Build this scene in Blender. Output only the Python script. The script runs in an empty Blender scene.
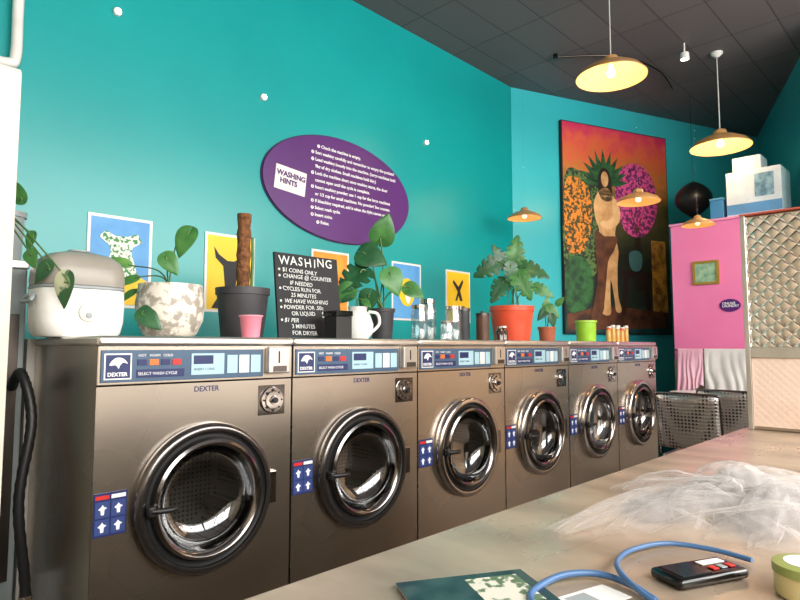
import bpy, bmesh, math, random
from mathutils import Vector, Matrix, noise
random.seed(7)
S=bpy.context.scene
COL=S.collection
pi=math.pi
# ---------------------------------------------------------------- helpers
def lin(c):
    out=[]
    for v in c[:3]:
        v=v/255.0
        out.append(v/12.92 if v<=.04045 else ((v+.055)/1.055)**2.4)
    return (*out,1)
def M(name,col,rough=.5,metal=0,col2=None,nscale=8,bump=0,bscale=60,coat=0,emit=None,estr=0,aniso=0,spec=.5,ramp=(.35,.65),stretch=None,sub=0):
    m=bpy.data.materials.new(name); m.use_nodes=True
    nt=m.node_tree; N=nt.nodes; L=nt.links; p=N['Principled BSDF']
    p.inputs['Roughness'].default_value=rough; p.inputs['Metallic'].default_value=metal
    p.inputs['Coat Weight'].default_value=coat; p.inputs['Coat Roughness'].default_value=.08
    p.inputs['Anisotropic'].default_value=aniso; p.inputs['Specular IOR Level'].default_value=spec
    tc=N.new('ShaderNodeTexCoord'); nz=N.new('ShaderNodeTexNoise'); nz.inputs['Scale'].default_value=nscale; nz.inputs['Detail'].default_value=4
    if stretch:
        mp=N.new('ShaderNodeMapping'); mp.inputs['Scale'].default_value=stretch
        L.new(tc.outputs['Object'],mp.inputs[0]); src=mp.outputs[0]
    else: src=tc.outputs['Object']
    L.new(src,nz.inputs['Vector'])
    cr=N.new('ShaderNodeValToRGB'); cr.color_ramp.elements[0].position=ramp[0]; cr.color_ramp.elements[1].position=ramp[1]
    c2=col2 if col2 else tuple(v*.93 for v in col)
    cr.color_ramp.elements[0].color=lin(c2); cr.color_ramp.elements[1].color=lin(col)
    L.new(nz.outputs['Fac'],cr.inputs[0]); L.new(cr.outputs[0],p.inputs['Base Color'])
    if bump:
        n2=N.new('ShaderNodeTexNoise'); n2.inputs['Scale'].default_value=bscale
        L.new(src,n2.inputs['Vector'])
        b=N.new('ShaderNodeBump'); b.inputs['Strength'].default_value=bump; b.inputs['Distance'].default_value=.01
        L.new(n2.outputs['Fac'],b.inputs['Height']); L.new(b.outputs[0],p.inputs['Normal'])
    if emit:
        p.inputs['Emission Color'].default_value=lin(emit); p.inputs['Emission Strength'].default_value=estr
    m.diffuse_color=lin(col)
    return m
def rough_var(m,lo,hi,scale=2,stretch=(9,1,.8),detail=5):
    """metal roughness variation in long streaks"""
    nt=m.node_tree;N=nt.nodes;L=nt.links;p=N['Principled BSDF']
    tc=N.new('ShaderNodeTexCoord'); mp=N.new('ShaderNodeMapping'); mp.inputs['Scale'].default_value=stretch
    nz=N.new('ShaderNodeTexNoise'); nz.inputs['Scale'].default_value=scale; nz.inputs['Detail'].default_value=detail
    mr=N.new('ShaderNodeMapRange'); mr.inputs[1].default_value=.3; mr.inputs[2].default_value=.7; mr.inputs[3].default_value=lo; mr.inputs[4].default_value=hi
    L.new(tc.outputs['Object'],mp.inputs[0]);L.new(mp.outputs[0],nz.inputs['Vector']);L.new(nz.outputs['Fac'],mr.inputs[0]);L.new(mr.outputs[0],p.inputs['Roughness'])
    return m
def quilt_mat(name,c1,c2,k,rough=.14,bump=.8,metal=1):
    """diamond embossed sheet: product of two crossed sine waves in object YZ"""
    m=M(name,c1,rough,metal,c2,3.5,ramp=(.42,.6)); nt=m.node_tree;N=nt.nodes;L=nt.links;p=N['Principled BSDF']
    tc=N.new('ShaderNodeTexCoord'); sx=N.new('ShaderNodeSeparateXYZ'); L.new(tc.outputs['Object'],sx.inputs[0])
    def mth(op,a,b):
        n=N.new('ShaderNodeMath'); n.operation=op
        for i,v in enumerate((a,b)):
            if v is None: continue
            if isinstance(v,(int,float)): n.inputs[i].default_value=v
            else: L.new(v,n.inputs[i])
        return n.outputs[0]
    a=mth('ABSOLUTE',mth('SINE',mth('MULTIPLY',mth('ADD',sx.outputs['Y'],sx.outputs['Z']),k),None),None)
    b=mth('ABSOLUTE',mth('SINE',mth('MULTIPLY',mth('SUBTRACT',sx.outputs['Y'],sx.outputs['Z']),k),None),None)
    h=mth('POWER',mth('MULTIPLY',a,b),.5)
    bp=N.new('ShaderNodeBump'); bp.inputs['Strength'].default_value=bump; bp.inputs['Distance'].default_value=.006
    L.new(h,bp.inputs['Height']); L.new(bp.outputs[0],p.inputs['Normal'])
    return m
def perf_mat(name,col,hole,scale,lo=.25,hi=.32,rough=.3,metal=1,bump=0,rnd=.1):
    m=M(name,col,rough,metal); nt=m.node_tree;N=nt.nodes;L=nt.links
    vo=N.new('ShaderNodeTexVoronoi'); vo.inputs['Scale'].default_value=scale; vo.inputs['Randomness'].default_value=rnd
    cr=N.new('ShaderNodeValToRGB'); cr.color_ramp.elements[0].position=lo;cr.color_ramp.elements[1].position=hi
    cr.color_ramp.elements[0].color=lin(hole);cr.color_ramp.elements[1].color=lin(col)
    tc=N.new('ShaderNodeTexCoord');L.new(tc.outputs['Object'],vo.inputs['Vector']);L.new(vo.outputs['Distance'],cr.inputs[0]);L.new(cr.outputs[0],N['Principled BSDF'].inputs['Base Color'])
    if bump:
        b=N.new('ShaderNodeBump'); b.inputs['Strength'].default_value=bump;b.inputs['Distance'].default_value=.01;b.invert=True
        L.new(vo.outputs['Distance'],b.inputs['Height']);L.new(b.outputs[0],N['Principled BSDF'].inputs['Normal'])
    return m
def glass_mat(name,tint=(255,255,255),fac=.15,rough=.02):
    m=bpy.data.materials.new(name); m.use_nodes=True; nt=m.node_tree;N=nt.nodes;L=nt.links
    for n in list(N):
        if n.type!='OUTPUT_MATERIAL': N.remove(n)
    out=[n for n in N if n.type=='OUTPUT_MATERIAL'][0]
    t=N.new('ShaderNodeBsdfTransparent'); t.inputs[0].default_value=lin(tint)
    g=N.new('ShaderNodeBsdfGlossy'); g.inputs['Roughness'].default_value=rough
    lw=N.new('ShaderNodeLayerWeight'); lw.inputs[0].default_value=.35
    ad=N.new('ShaderNodeMath'); ad.operation='MULTIPLY_ADD'; ad.inputs[1].default_value=.6; ad.inputs[2].default_value=fac; ad.use_clamp=True
    mx=N.new('ShaderNodeMixShader')
    L.new(lw.outputs['Facing'],ad.inputs[0]);L.new(ad.outputs[0],mx.inputs[0]);L.new(t.outputs[0],mx.inputs[1]);L.new(g.outputs[0],mx.inputs[2]);L.new(mx.outputs[0],out.inputs[0])
    return m
def mk(name,bm,mat,parent=None,smooth=True,bevel=0,label=None,ang=35,loc=None):
    me=bpy.data.meshes.new(name)
    bm.to_mesh(me); bm.free()
    if smooth:
        me.shade_smooth(); me.set_sharp_from_angle(angle=math.radians(ang))
    me.materials.append(mat)
    o=bpy.data.objects.new(name,me); COL.objects.link(o)
    if parent: o.parent=parent
    if loc: o.location=loc
    if bevel:
        b=o.modifiers.new('bevel','BEVEL'); b.width=bevel; b.segments=2; b.limit_method='ANGLE'
    if label: o['label']=label
    return o
def bbox(bm,a,b,mtx=None):
    x0,y0,z0=a;x1,y1,z1=b
    vs=[bm.verts.new(v) for v in [(x0,y0,z0),(x1,y0,z0),(x1,y1,z0),(x0,y1,z0),(x0,y0,z1),(x1,y0,z1),(x1,y1,z1),(x0,y1,z1)]]
    for f in [(0,3,2,1),(4,5,6,7),(0,1,5,4),(1,2,6,5),(2,3,7,6),(3,0,4,7)]:
        bm.faces.new([vs[i] for i in f])
    if mtx: bmesh.ops.transform(bm,matrix=mtx,verts=vs)
    return vs
def box(name,a,b,mat,parent=None,bevel=0,label=None,smooth=False):
    bm=bmesh.new(); bbox(bm,a,b); return mk(name,bm,mat,parent,smooth,bevel,label)
def lathe_bm(bm,prof,seg=32,mtx=None,sup=None):
    rings=[]; allv=[]
    for r,z in prof:
        if r<1e-6:
            v=bm.verts.new((0,0,z)); rings.append([v]); allv.append(v)
        else:
            R=[]
            for i in range(seg):
                c,s=math.cos(2*pi*i/seg),math.sin(2*pi*i/seg)
                if sup:
                    c=math.copysign(abs(c)**sup[0],c)*sup[1]; s=math.copysign(abs(s)**sup[0],s)*sup[2]
                R.append(bm.verts.new((r*c,r*s,z)))
            rings.append(R); allv+=R
    for A,B in zip(rings,rings[1:]):
        for i in range(seg):
            j=(i+1)%seg
            if len(A)==1 and len(B)==1: continue
            if len(A)==1: bm.faces.new([A[0],B[j],B[i]])
            elif len(B)==1: bm.faces.new([A[i],A[j],B[0]])
            else: bm.faces.new([A[i],A[j],B[j],B[i]])
    if mtx: bmesh.ops.transform(bm,matrix=mtx,verts=allv)
def lathe(name,prof,mat,parent=None,seg=32,mtx=None,label=None,ang=40,sup=None):
    bm=bmesh.new(); lathe_bm(bm,prof,seg,mtx,sup); return mk(name,bm,mat,parent,True,0,label,ang)
def tube_bm(bm,pts,rad,seg=8):
    pts=[Vector(p) for p in pts]; n=len(pts)
    if not hasattr(rad,'__len__'): rad=[rad]*n
    up=None; prev=None
    for i,p in enumerate(pts):
        t=(pts[min(i+1,n-1)]-pts[max(i-1,0)]).normalized()
        if up is None:
            up=t.orthogonal().normalized()
        else:
            up=(up-t*up.dot(t)).normalized()
        s=t.cross(up)
        R=[bm.verts.new(p+(up*math.cos(2*pi*k/seg)+s*math.sin(2*pi*k/seg))*rad[i]) for k in range(seg)]
        if prev:
            for k in range(seg): bm.faces.new([prev[k],prev[(k+1)%seg],R[(k+1)%seg],R[k]])
        else: bm.faces.new(R[::-1])
        prev=R
    bm.faces.new(prev)
def spline(pts,n=8):
    pts=[Vector(p) for p in pts]; out=[]
    P=[pts[0]]+pts+[pts[-1]]
    for i in range(1,len(P)-2):
        for k in range(n):
            t=k/n; a,b,c,d=P[i-1],P[i],P[i+1],P[i+2]
            out.append(.5*((2*b)+(c-a)*t+(2*a-5*b+4*c-d)*t*t+(3*b-a-3*c+d)*t**3))
    out.append(pts[-1]); return out
def tube(name,pts,rad,mat,parent=None,seg=8,label=None):
    bm=bmesh.new(); tube_bm(bm,pts,rad,seg); return mk(name,bm,mat,parent,True,0,label,60)
RX=Matrix.Rotation(pi/2,4,'X')
def T(*v): return Matrix.Translation(Vector(v))
def RZ(d): return Matrix.Rotation(math.radians(d),4,'Z')
def poly(name,pts,y,mat,parent,rot=0,off=(0,0,0),thick=0.001,label=None):
    """flat shape in local XZ plane facing -Y at depth y"""
    bm=bmesh.new(); vs=[bm.verts.new((p[0],y,p[1])) for p in pts]
    f=bm.faces.new(vs); f.normal_update()
    if f.normal.y>0: f.normal_flip()
    r=bmesh.ops.extrude_face_region(bm,geom=[f]); 
    bmesh.ops.translate(bm,verts=[v for v in r['geom'] if isinstance(v,bmesh.types.BMVert)],vec=(0,-thick,0))
    bmesh.ops.triangulate(bm,faces=[g for g in bm.faces if len(g.verts)>4])
    bm.transform(T(*off)@RZ(rot))
    return mk(name,bm,mat,parent,False,0,label)
def ell(cx,cz,rx,rz,n=28,a0=0,tilt=0):
    o=[]
    for i in range(n):
        t=2*pi*i/n+a0; x=rx*math.cos(t); z=rz*math.sin(t); c,s=math.cos(tilt),math.sin(tilt)
        o.append((cx+x*c-z*s,cz+x*s+z*c))
    return o
def smoothp(pts,n=4):
    """closed smooth outline through 2D points"""
    out=[]; m=len(pts)
    for i in range(m):
        a,b,c,d=[Vector(pts[(i+k)%m]) for k in (-1,0,1,2)]
        for k in range(n):
            t=k/n; out.append(tuple(.5*((2*b)+(c-a)*t+(2*a-5*b+4*c-d)*t*t+(3*b-a-3*c+d)*t**3)))
    return out
def text(name,body,size,loc,mat,parent,rot=0,tilt=0,align='LEFT',bold=.0,flat=False,space=1.0,ext=.0004,shear=0):
    cu=bpy.data.curves.new('t','FONT'); cu.body=body; cu.size=size; cu.align_x=align; cu.offset=bold; cu.extrude=ext; cu.space_line=space; cu.resolution_u=3; cu.shear=shear
    ob=bpy.data.objects.new('t',cu); COL.objects.link(ob)
    dg=bpy.context.evaluated_depsgraph_get(); me=bpy.data.meshes.new_from_object(ob.evaluated_get(dg))
    bpy.data.objects.remove(ob); bpy.data.curves.remove(cu)
    mt=T(*loc)@RZ(rot)@(Matrix.Identity(4) if flat else RX)@RZ(tilt)
    me.transform(mt); me.name=name; me.materials.clear(); me.materials.append(mat)
    o=bpy.data.objects.new(name,me); COL.objects.link(o); o.parent=parent
    return o
def thing(name,loc,label,cat,group=None,rotz=0,rotx=0):
    e=bpy.data.objects.new(name,None); COL.objects.link(e); e.location=loc; e.empty_display_size=.05
    e.rotation_euler=(math.radians(rotx),0,math.radians(rotz))
    e['label']=label; e['category']=cat
    if group: e['group']=group
    return e
def copy_tree(o,parent=None):
    n=o.copy(); COL.objects.link(n); n.parent=parent
    for c in list(o.children): copy_tree(c,n)
    return n
def struct(o):
    o['kind']='structure'; return o

# ---------------------------------------------------------------- materials
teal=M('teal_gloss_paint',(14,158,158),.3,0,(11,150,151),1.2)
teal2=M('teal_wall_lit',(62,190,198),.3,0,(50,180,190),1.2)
ceilm=M('dark_ceiling_paint',(100,96,98),.6,0,(84,80,82),3)
floorm=M('polished_concrete',(128,116,106),.35,0,(104,94,86),5,.05,30)
cream=M('cream_wall',(205,190,165),.6)
peach=M('peach_wall',(218,182,146),.6)
steel=M('brushed_stainless',(208,198,186),.26,1,(196,186,174),.9,.018,1.8,aniso=.3,ramp=(.2,.8))
rough_var(steel,.22,.32,1.2,(1,1,1),2)
steel_d=M('dark_stainless',(104,98,94),.35,1,(86,80,76),4)
steel_b=M('bright_stainless_lid',(226,222,216),.3,.9,(210,205,198),5)
rimm=M('door_rim_steel',(112,108,107),.2,.95)
rims=M('door_rim_silver',(196,190,186),.15,1)
chrome=M('chrome',(215,210,208),.1,1)
chrome_d=M('dark_chrome',(140,135,133),.14,1)
black=M('black_rubber',(20,20,21),.45)
blackg=M('black_gloss',(12,12,13),.12)
ctop=M('worn_stainless_counter',(196,176,154),.3,.45,(162,144,126),3,.02,6,stretch=(3,1,1))
rough_var(ctop,.24,.42,3,(1.2,4,1))
panelb=M('blue_grey_fascia',(66,92,118),.35)
white=M('white_plastic',(236,235,230),.35)
whited=M('white_ink',(245,245,245),.6)
navy=M('navy_ink',(28,40,92),.4)
red=M('red_ink',(200,40,35),.45)
orange=M('orange_display',(225,110,40),.4,emit=(225,100,30),estr=.2)
cyan=M('pale_cyan_label',(170,205,215),.4)
grey=M('grey_enamel',(150,158,160),.4)
creamp=M('cream_enamel',(222,216,200),.45)
purple=M('purple_sign',(84,26,112),.4,0,(76,22,102),3)
pinkw=M('pink_paint',(240,134,182),.6,0,(234,122,172),2,spec=.2)
glass=glass_mat('clear_glass')
glassd=glass_mat('door_glass',(180,184,186),.14)
glassb=glass_mat('pale_blue_door_glass',(180,212,230),.42,.12)
amber=glass_mat('amber_glass',(140,80,40),.12)
water=glass_mat('pale_blue_glass',(215,232,236),.16)
clearline=glass_mat('added_clear_cord',(250,250,250),.02)
soil=M('potting_soil',(48,34,24),.9,0,(30,22,16),40,.6,60)
leaf_g=M('leaf_green',(78,136,66),.4,0,(50,104,50),14,.1,40)
leaf_d=M('leaf_dark_green',(48,100,60),.38,0,(34,78,48),14,.1,40)
leaf_l=M('leaf_lime',(124,170,80),.4,0,(80,136,68),18,.1,40)
leaf_v=M('leaf_variegated',(200,205,170),.4,0,(50,100,56),16,ramp=(.45,.52))
stemm=M('plant_stem',(88,122,66),.5)
drumm=perf_mat('drum_metal',(150,146,142),(14,14,14),60,rough=.4,metal=.9)

# ---------------------------------------------------------------- room shell
A=(3.82,1.1); B=(6.82,-.14); H=3.41; E=(4.35,-1.133)
def wall(name,p,q,mat,z0=0,z1=H,th=.12,side=1):
    p=Vector((*p,0));q=Vector((*q,0)); d=(q-p).normalized(); n=Vector((-d.y,d.x,0))*th*side
    bm=bmesh.new(); c=[p,q,q+n,p+n]
    lo=[bm.verts.new((v.x,v.y,z0)) for v in c]; hi=[bm.verts.new((v.x,v.y,z1)) for v in c]
    bm.faces.new(lo[::-1]); bm.faces.new(hi)
    for i in range(4): bm.faces.new([lo[i],lo[(i+1)%4],hi[(i+1)%4],hi[i]])
    bmesh.ops.recalc_face_normals(bm,faces=bm.faces[:])
    return struct(mk(name,bm,mat,None,False))
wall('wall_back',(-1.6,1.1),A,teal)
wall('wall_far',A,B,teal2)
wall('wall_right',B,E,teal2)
wall('wall_side_reflector',E,(4.35,-3.2),peach)  # unseen wall, set back and coloured peach to warm the steel reflections
wall('wall_left',(-1.6,-3.2),(-1.6,1.1),cream)
def slab(name,z,th,mat):
    pts=[(-1.6,-3.2),(4.35,-3.2),E,B,A,(-1.6,1.1)]
    bm=bmesh.new(); lo=[bm.verts.new((*p,z)) for p in pts]; f=bm.faces.new(lo)
    r=bmesh.ops.extrude_face_region(bm,geom=[f]); bmesh.ops.translate(bm,verts=[v for v in r['geom'] if isinstance(v,bmesh.types.BMVert)],vec=(0,0,th))
    bmesh.ops.recalc_face_normals(bm,faces=bm.faces[:])
    return struct(mk(name,bm,mat,None,False))
nt=ceilm.node_tree;N=nt.nodes;L=nt.links
tc=N.new('ShaderNodeTexCoord'); br=N.new('ShaderNodeTexBrick'); br.inputs['Scale'].default_value=1.0
br.inputs['Brick Width'].default_value=.6; br.inputs['Row Height'].default_value=.3; br.inputs['Mortar Size'].default_value=.005; br.offset=0
br.inputs['Color1'].default_value=lin((104,98,100)); br.inputs['Color2'].default_value=lin((95,90,92)); br.inputs['Mortar'].default_value=lin((70,66,68))
L.new(tc.outputs['Object'],br.inputs[0]); L.new(br.outputs[0],N['Principled BSDF'].inputs['Base Color'])
slab('ceiling',H,.1,ceilm); slab('floor',-.1,.1,floorm)
win=bmesh.new()
for x in (-1.5,-.4,.6,1.7,2.9,4.25): bbox(win,(x-.04,-3.19,0),(x+.04,-3.11,H))
bbox(win,(-1.6,-3.185,.0),(4.35,-3.115,.45)); bbox(win,(-1.6,-3.185,2.9),(4.35,-3.115,2.98))
struct(mk('window_1',win,M('dark_window_frame',(50,40,34),.5),None,False))  # unseen window frame, dark bars added to streak the steel reflections
bm=bmesh.new(); pts=[(-.02,.605),(4.08,.605),(4.08,.975),(3.8,1.095),(-.02,1.095)]
lo=[bm.verts.new((*p,0.0)) for p in pts]; f=bm.faces.new(lo)
r=bmesh.ops.extrude_face_region(bm,geom=[f]); bmesh.ops.translate(bm,verts=[v for v in r['geom'] if isinstance(v,bmesh.types.BMVert)],vec=(0,0,1.115))
bmesh.ops.recalc_face_normals(bm,faces=bm.faces[:])
struct(mk('trim_1',bm,M('ledge_paint',(190,186,178),.5),None,False))
cd=thing('pipe',(.0,1.06,2.28),'white painted pipe fixed to the teal wall','pipe')
tube('pipe_run',spline([(-.12,0,.0),(-.03,0,.0),(0,0,.04),(0,0,.3),(0,0,1.12)],6),.022,white,cd)
lathe('pipe_clip',[(.024,.5),(.03,.5),(.03,.53),(.024,.53)],grey,cd)

# ---------------------------------------------------------------- washers
skyink=M('mid_navy_ink',(44,62,120),.5)
def washer():
    w=thing('washing_machine',(0,0,0),'stainless coin washing machine','washing machine','row of coin washing machines')
    bm=bmesh.new(); x0,x1=.004,.676
    v=[bm.verts.new(p) for p in [(x0,0,0),(x1,0,0),(x1,.6,0),(x0,.6,0),(x0,0,1.09),(x1,0,1.09),(x1,.6,1.09),(x0,.6,1.09)]]
    for f in [(0,3,2,1),(4,5,6,7),(1,2,6,5),(2,3,7,6),(3,0,4,7)]: bm.faces.new([v[i] for i in f])
    mk('body',bm,steel,w,False)
    cx,cz,r=.348,.608,.2; zx=(.10,.972); n=64
    bm=bmesh.new(); inn=[];out=[];rim=[]
    angs=sorted([2*pi*i/n for i in range(n)]+[math.atan2(z-cz,x-cx)%(2*pi) for x in (x0,x1) for z in zx])
    for a in angs:
        c,s=math.cos(a),math.sin(a)
        k=min([((x1-cx)/c if c>1e-9 else 9),((x0-cx)/c if c<-1e-9 else 9),((zx[1]-cz)/s if s>1e-9 else 9),((zx[0]-cz)/s if s<-1e-9 else 9)])
        inn.append(bm.verts.new((cx+r*c,-.004,cz+r*s))); out.append(bm.verts.new((cx+k*c,-.004,cz+k*s))); rim.append(bm.verts.new((cx+r*c,.03,cz+r*s)))
    m=len(angs)
    for i in range(m):
        j=(i+1)%m
        bm.faces.new([inn[i],out[i],out[j],inn[j]]); bm.faces.new([rim[i],inn[i],inn[j],rim[j]])
    bmesh.ops.recalc_face_normals(bm,faces=bm.faces[:])
    mk('front_panel',bm,steel,w,False)
    box('kick_plate',(x0,.012,0),(x1,.03,.098),steel_d,w)
    box('lid',(0.001,-.016,1.09),(.679,.603,1.12),steel_b,w,.009,smooth=True)
    box('fascia',(x0,-.007,.976),(x1,.0,1.089),steel,w,.002)
    cp=box('control_panel',(.012,-.011,.984),(.552,-.0072,1.078),panelb,w,.001,label='blue-grey printed control panel')
    box('logo_sticker',(.02,-.0125,.992),(.098,-.0112,1.068),white,cp)
    box('logo_field',(.024,-.0131,.996),(.094,-.0126,1.064),navy,cp)
    poly('logo_emblem',smoothp([(.034,1.034),(.044,1.050),(.058,1.056),(.074,1.052),(.086,1.038),(.074,1.042),(.064,1.034),(.060,1.024),(.052,1.034)],3),-.0132,whited,cp)
    text('logo_lettering','DEXTER',.0155,(.029,-.0137,1.002),whited,cp,bold=.0004)
    for i in range(4):
        box('cycle_button',(.115+i*.036,-.0135,1.032),(.143+i*.036,-.0112,1.05),(navy,orange,navy,red)[i],cp)
    box('instruction_strip',(.112,-.0125,.995),(.262,-.0112,1.02),navy,cp)
    text('instruction_lettering','SELECT WASH CYCLE',.0125,(.117,-.0127,1.003),whited,cp)
    text('instruction_lettering','HOT   WARM   COLD',.011,(.117,-.0127,1.058),whited,cp)
    d=box('display',(.285,-.0135,.998),(.40,-.0112,1.066),cyan,cp,label='pale display label')
    box('display_screen',(.292,-.0145,1.032),(.36,-.0136,1.06),navy,d)
    text('display_lettering','INSERT COINS',.011,(.294,-.0137,1.012),navy,d)
    for i in range(3): box('cycle_label',(.412+i*.045,-.0128,1.0),(.45+i*.045,-.0112,1.06),(cyan,white,cyan)[i],cp)
    text('nameplate_lettering','DEXTER',.024,(.30,-.0045,.944),navy,w,bold=.0004)
    cb=box('coin_box',(.562,-.034,.994),(.65,-.0072,1.086),steel_b,w,.004)
    box('coin_slot',(.60,-.0352,1.03),(.606,-.034,1.072),black,cb)
    box('coin_plate',(.58,-.037,1.0),(.634,-.0345,1.02),steel_d,cb)
    lk=lathe('coin_lock',[(0,.022),(.014,.022),(.016,.016),(.03,.016),(.034,.01),(.044,.01),(.047,0)],chrome,w,28,T(.592,-.0042,.9)@RX)
    lathe('lock_core',[(0,.03),(.01,.03),(.011,.0222)],black,lk,16,T(.592,-.0042,.9)@RX)
    box('lock_plate',(.538,-.0055,.848),(.648,-.0042,.952),chrome_d,w,.001)
    for i in range(8):
        a=i*pi/4
        lathe('lock_stud',[(0,.0045),(.003,.0045),(.004,.0)],black,lk,8,T(.592+.036*math.cos(a),-.0142,.9+.036*math.sin(a))@RX)
    st=box('warning_sticker',(.008,-.0055,.55),(.10,-.0042,.672),navy,w,label='navy warning sticker with small white pictograms')
    box('sticker_header',(.012,-.0068,.654),(.05,-.0056,.665),red,st); box('sticker_header',(.056,-.0068,.654),(.096,-.0056,.665),white,st)
    for (a,b) in ((.012,.052),(.056,.096)):
        for (c,e) in ((.556,.598),(.603,.648)):
            box('sticker_field',(a,-.0068,c),(b,-.0056,e),skyink,st)
            m_=(a+b)/2; h_=(c+e)/2
            poly('pictogram',[(m_-.004,h_-.014),(m_+.004,h_-.014),(m_+.005,h_),(m_+.012,h_+.004),(m_+.004,h_+.008),(m_,h_+.014),(m_-.004,h_+.008),(m_-.012,h_+.002),(m_-.005,h_-.002)],-.0069,whited,st)
    D=T(cx,-.004,cz)@RX
    dr=lathe('door',[(.232,0),(.236,.012),(.234,.026),(.227,.034),(.217,.037),(.209,.035),(.206,.028)],rimm,w,72,D,'round door with dark steel rim')
    lathe('door_seal',[(.2065,.028),(.200,.022),(.190,.022),(.186,.030)],black,dr,64,D)
    lathe('inner_ring',[(.187,.030),(.184,.040),(.175,.045),(.166,.040),(.160,.028),(.156,.0)],chrome_d,dr,64,D)
    lathe('door_glass',[(.159,.028),(.154,.0),(.135,-.03),(.09,-.045),(0,-.052)],glassd,dr,48,D)
    hb=bmesh.new(); bbox(hb,(.140,-.066,.59),(.165,-.038,.622)); 
    hd=mk('door_handle',hb,black,dr,True,.006)
    tube('handle_lever',spline([(.152,-.06,.607),(.175,-.068,.606),(.205,-.070,.605),(.228,-.062,.604)],5),[.009]*15+[.007],black,hd)
    box('door_hinge',(.565,-.035,.55),(.60,-.008,.66),chrome_d,w,.004)
    lathe('drum_gasket',[(.199,-.002),(.185,-.02),(.19,-.05)],steel_d,w,48,D)
    dm=lathe('drum',[(.19,-.05),(.215,-.07),(.22,-.30),(.20,-.32),(.06,-.32),(.05,-.305),(0,-.30)],drumm,w,48,D)
    for i in range(3):
        a=math.radians(90+i*120); 
        bb=bmesh.new(); bbox(bb,(.165,-.022,-.29),(.22,.022,-.08),D@RZ(math.degrees(a))); mk('drum_rib',bb,steel_d,dm,True,.01)
    return w
W0=washer(); 
labels=['stainless coin washing machine below rice cooker and pale pot','stainless coin washing machine with chalkboard standing on it','stainless coin washing machine with glass jars standing on it','stainless coin washing machine with orange-red plant pot on it','stainless coin washing machine with pale blue door glass and lime tub','stainless coin washing machine ending the row beside the seating']
W0['label']=labels[0]
for i in range(1,6):
    w=copy_tree(W0); w.location=(i*.68,0,0); w['label']=labels[i]
    for c in w.children_recursive:
        if i==4 and c.name.startswith('door_glass'):
            c.data=c.data.copy(); c.data.materials[0]=glassb; c['label']='pale blue door glass'
        if i>=2 and c.name.startswith('door.'):
            c.data=c.data.copy(); c.data.materials[0]=rims; c['label']='round door with silvery rim'

# ---------------------------------------------------------------- tall cabinet, grey column
cb=thing('tall_cabinet',(-.75,.14,0),'tall cream white cupboard standing beside the washing machines','cabinet')
box('body',(0,.02,0),(.57,.4,1.9),creamp,cb,.004)
d=box('door',(.01,0,.06),(.567,.0195,1.885),creamp,cb,.003)
tube('handle',[(.06,-.0,.9),(.06,-.03,.91),(.06,-.03,1.09),(.06,0,1.1)],.006,chrome,d)
gc=thing('metal_column',(-.17,.58,0),'grey enamelled metal column beside the washing machine','column')
box('casing',(0,0,0),(.135,.42,1.36),grey,gc,.006); box('top_cap',(-.004,-.004,1.36),(.139,.424,1.39),steel_b,gc,.004)
box('vent_panel',(.02,-.006,.3),(.115,.0,1.2),steel_d,gc,.002)
ho=thing('drain_hose',(-.075,.36,0),'black ribbed hose hanging beside the washing machine','hose')
pts=spline([(0,0,.016),(.02,.0,.3),(-.01,0,.6),(.02,.02,.85),(0,.08,1.0),(0,.19,.95)],14)
tube('hose_run',pts,[.015+.002*(i%2) for i in range(len(pts))],black,ho,10)
tube('hose_clamp',[(.0205,0,.3),(.0195,0,.315)],.019,steel,ho,12)

# ---------------------------------------------------------------- leaves / plants
Rv=Vector((.696,-.718,0)); Nv=Vector((-.718,-.696,0)); Zv=Vector((0,0,1))
def leaf_bm(bm,base,d,n,L,W,curl=.25,split=0,lobe=.22,fold=.15):
    d=d.normalized(); n=(n-d*n.dot(d)).normalized(); s=d.cross(n)
    nr=24; nc=6; rows=[]
    for i in range(nr+1):
        t=i/nr; p=math.sin(pi*t**.62)**.8 if 0<t<1 else 0.02
        row=[]
        for j in range(-nc,nc+1):
            q=j/nc; w=p*W/2
            if split and 4<i<21:
                ph=((i+(1 if j>0 else 0))%5)
                if ph in (1,): w*=1-split*max(0,(abs(q)-.35)/.65)
            along=L*t-L*lobe*abs(q)**1.4*(1-t)*1.2+(split*.10*L*abs(q) if split else 0)
            zz=-curl*L*(t-.3)**2+fold*abs(q)*w*1.0-.35*fold*W*q*q
            row.append(bm.verts.new(base+d*along+s*(q*w)+n*zz))
        rows.append(row)
    for a,b in zip(rows,rows[1:]):
        for j in range(2*nc): bm.faces.new([a[j],a[j+1],b[j+1],b[j]])
def plant(root,top,leaves,mat=leaf_g,spread=.02,stem_r=.0028):
    for (r,z,dep,size,roll,*k) in leaves:
        m=k[0] if k else mat; asp=k[1] if len(k)>1 else .8
        c=Rv*r+Nv*dep+Zv*z
        a=math.radians(roll)
        d=(Rv*math.sin(a)-Zv*math.cos(a))+Nv*random.uniform(-.1,.35)
        n=Nv+Rv*random.uniform(-.35,.35)+Zv*random.uniform(.1,.6)
        base=c-d.normalized()*size*.45
        bm=bmesh.new(); leaf_bm(bm,base,d,n,size,size*asp,split=.6 if (len(k)>2 and k[2]) else 0,lobe=.22 if asp>.6 else .02)
        mk('leaf',bm,m,root,True,0,None,80)
        st=Rv*random.uniform(-spread,spread)+Nv*random.uniform(-spread,spread)+Zv*top
        mid=(st+base)/2+Zv*max(.03,abs(base.z-top)*.25)-Rv*(base-st).dot(Rv)*.15
        tube('stem',spline([st,mid,base,base+d.normalized()*size*.15],5),stem_r,stemm,root,6)
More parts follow.
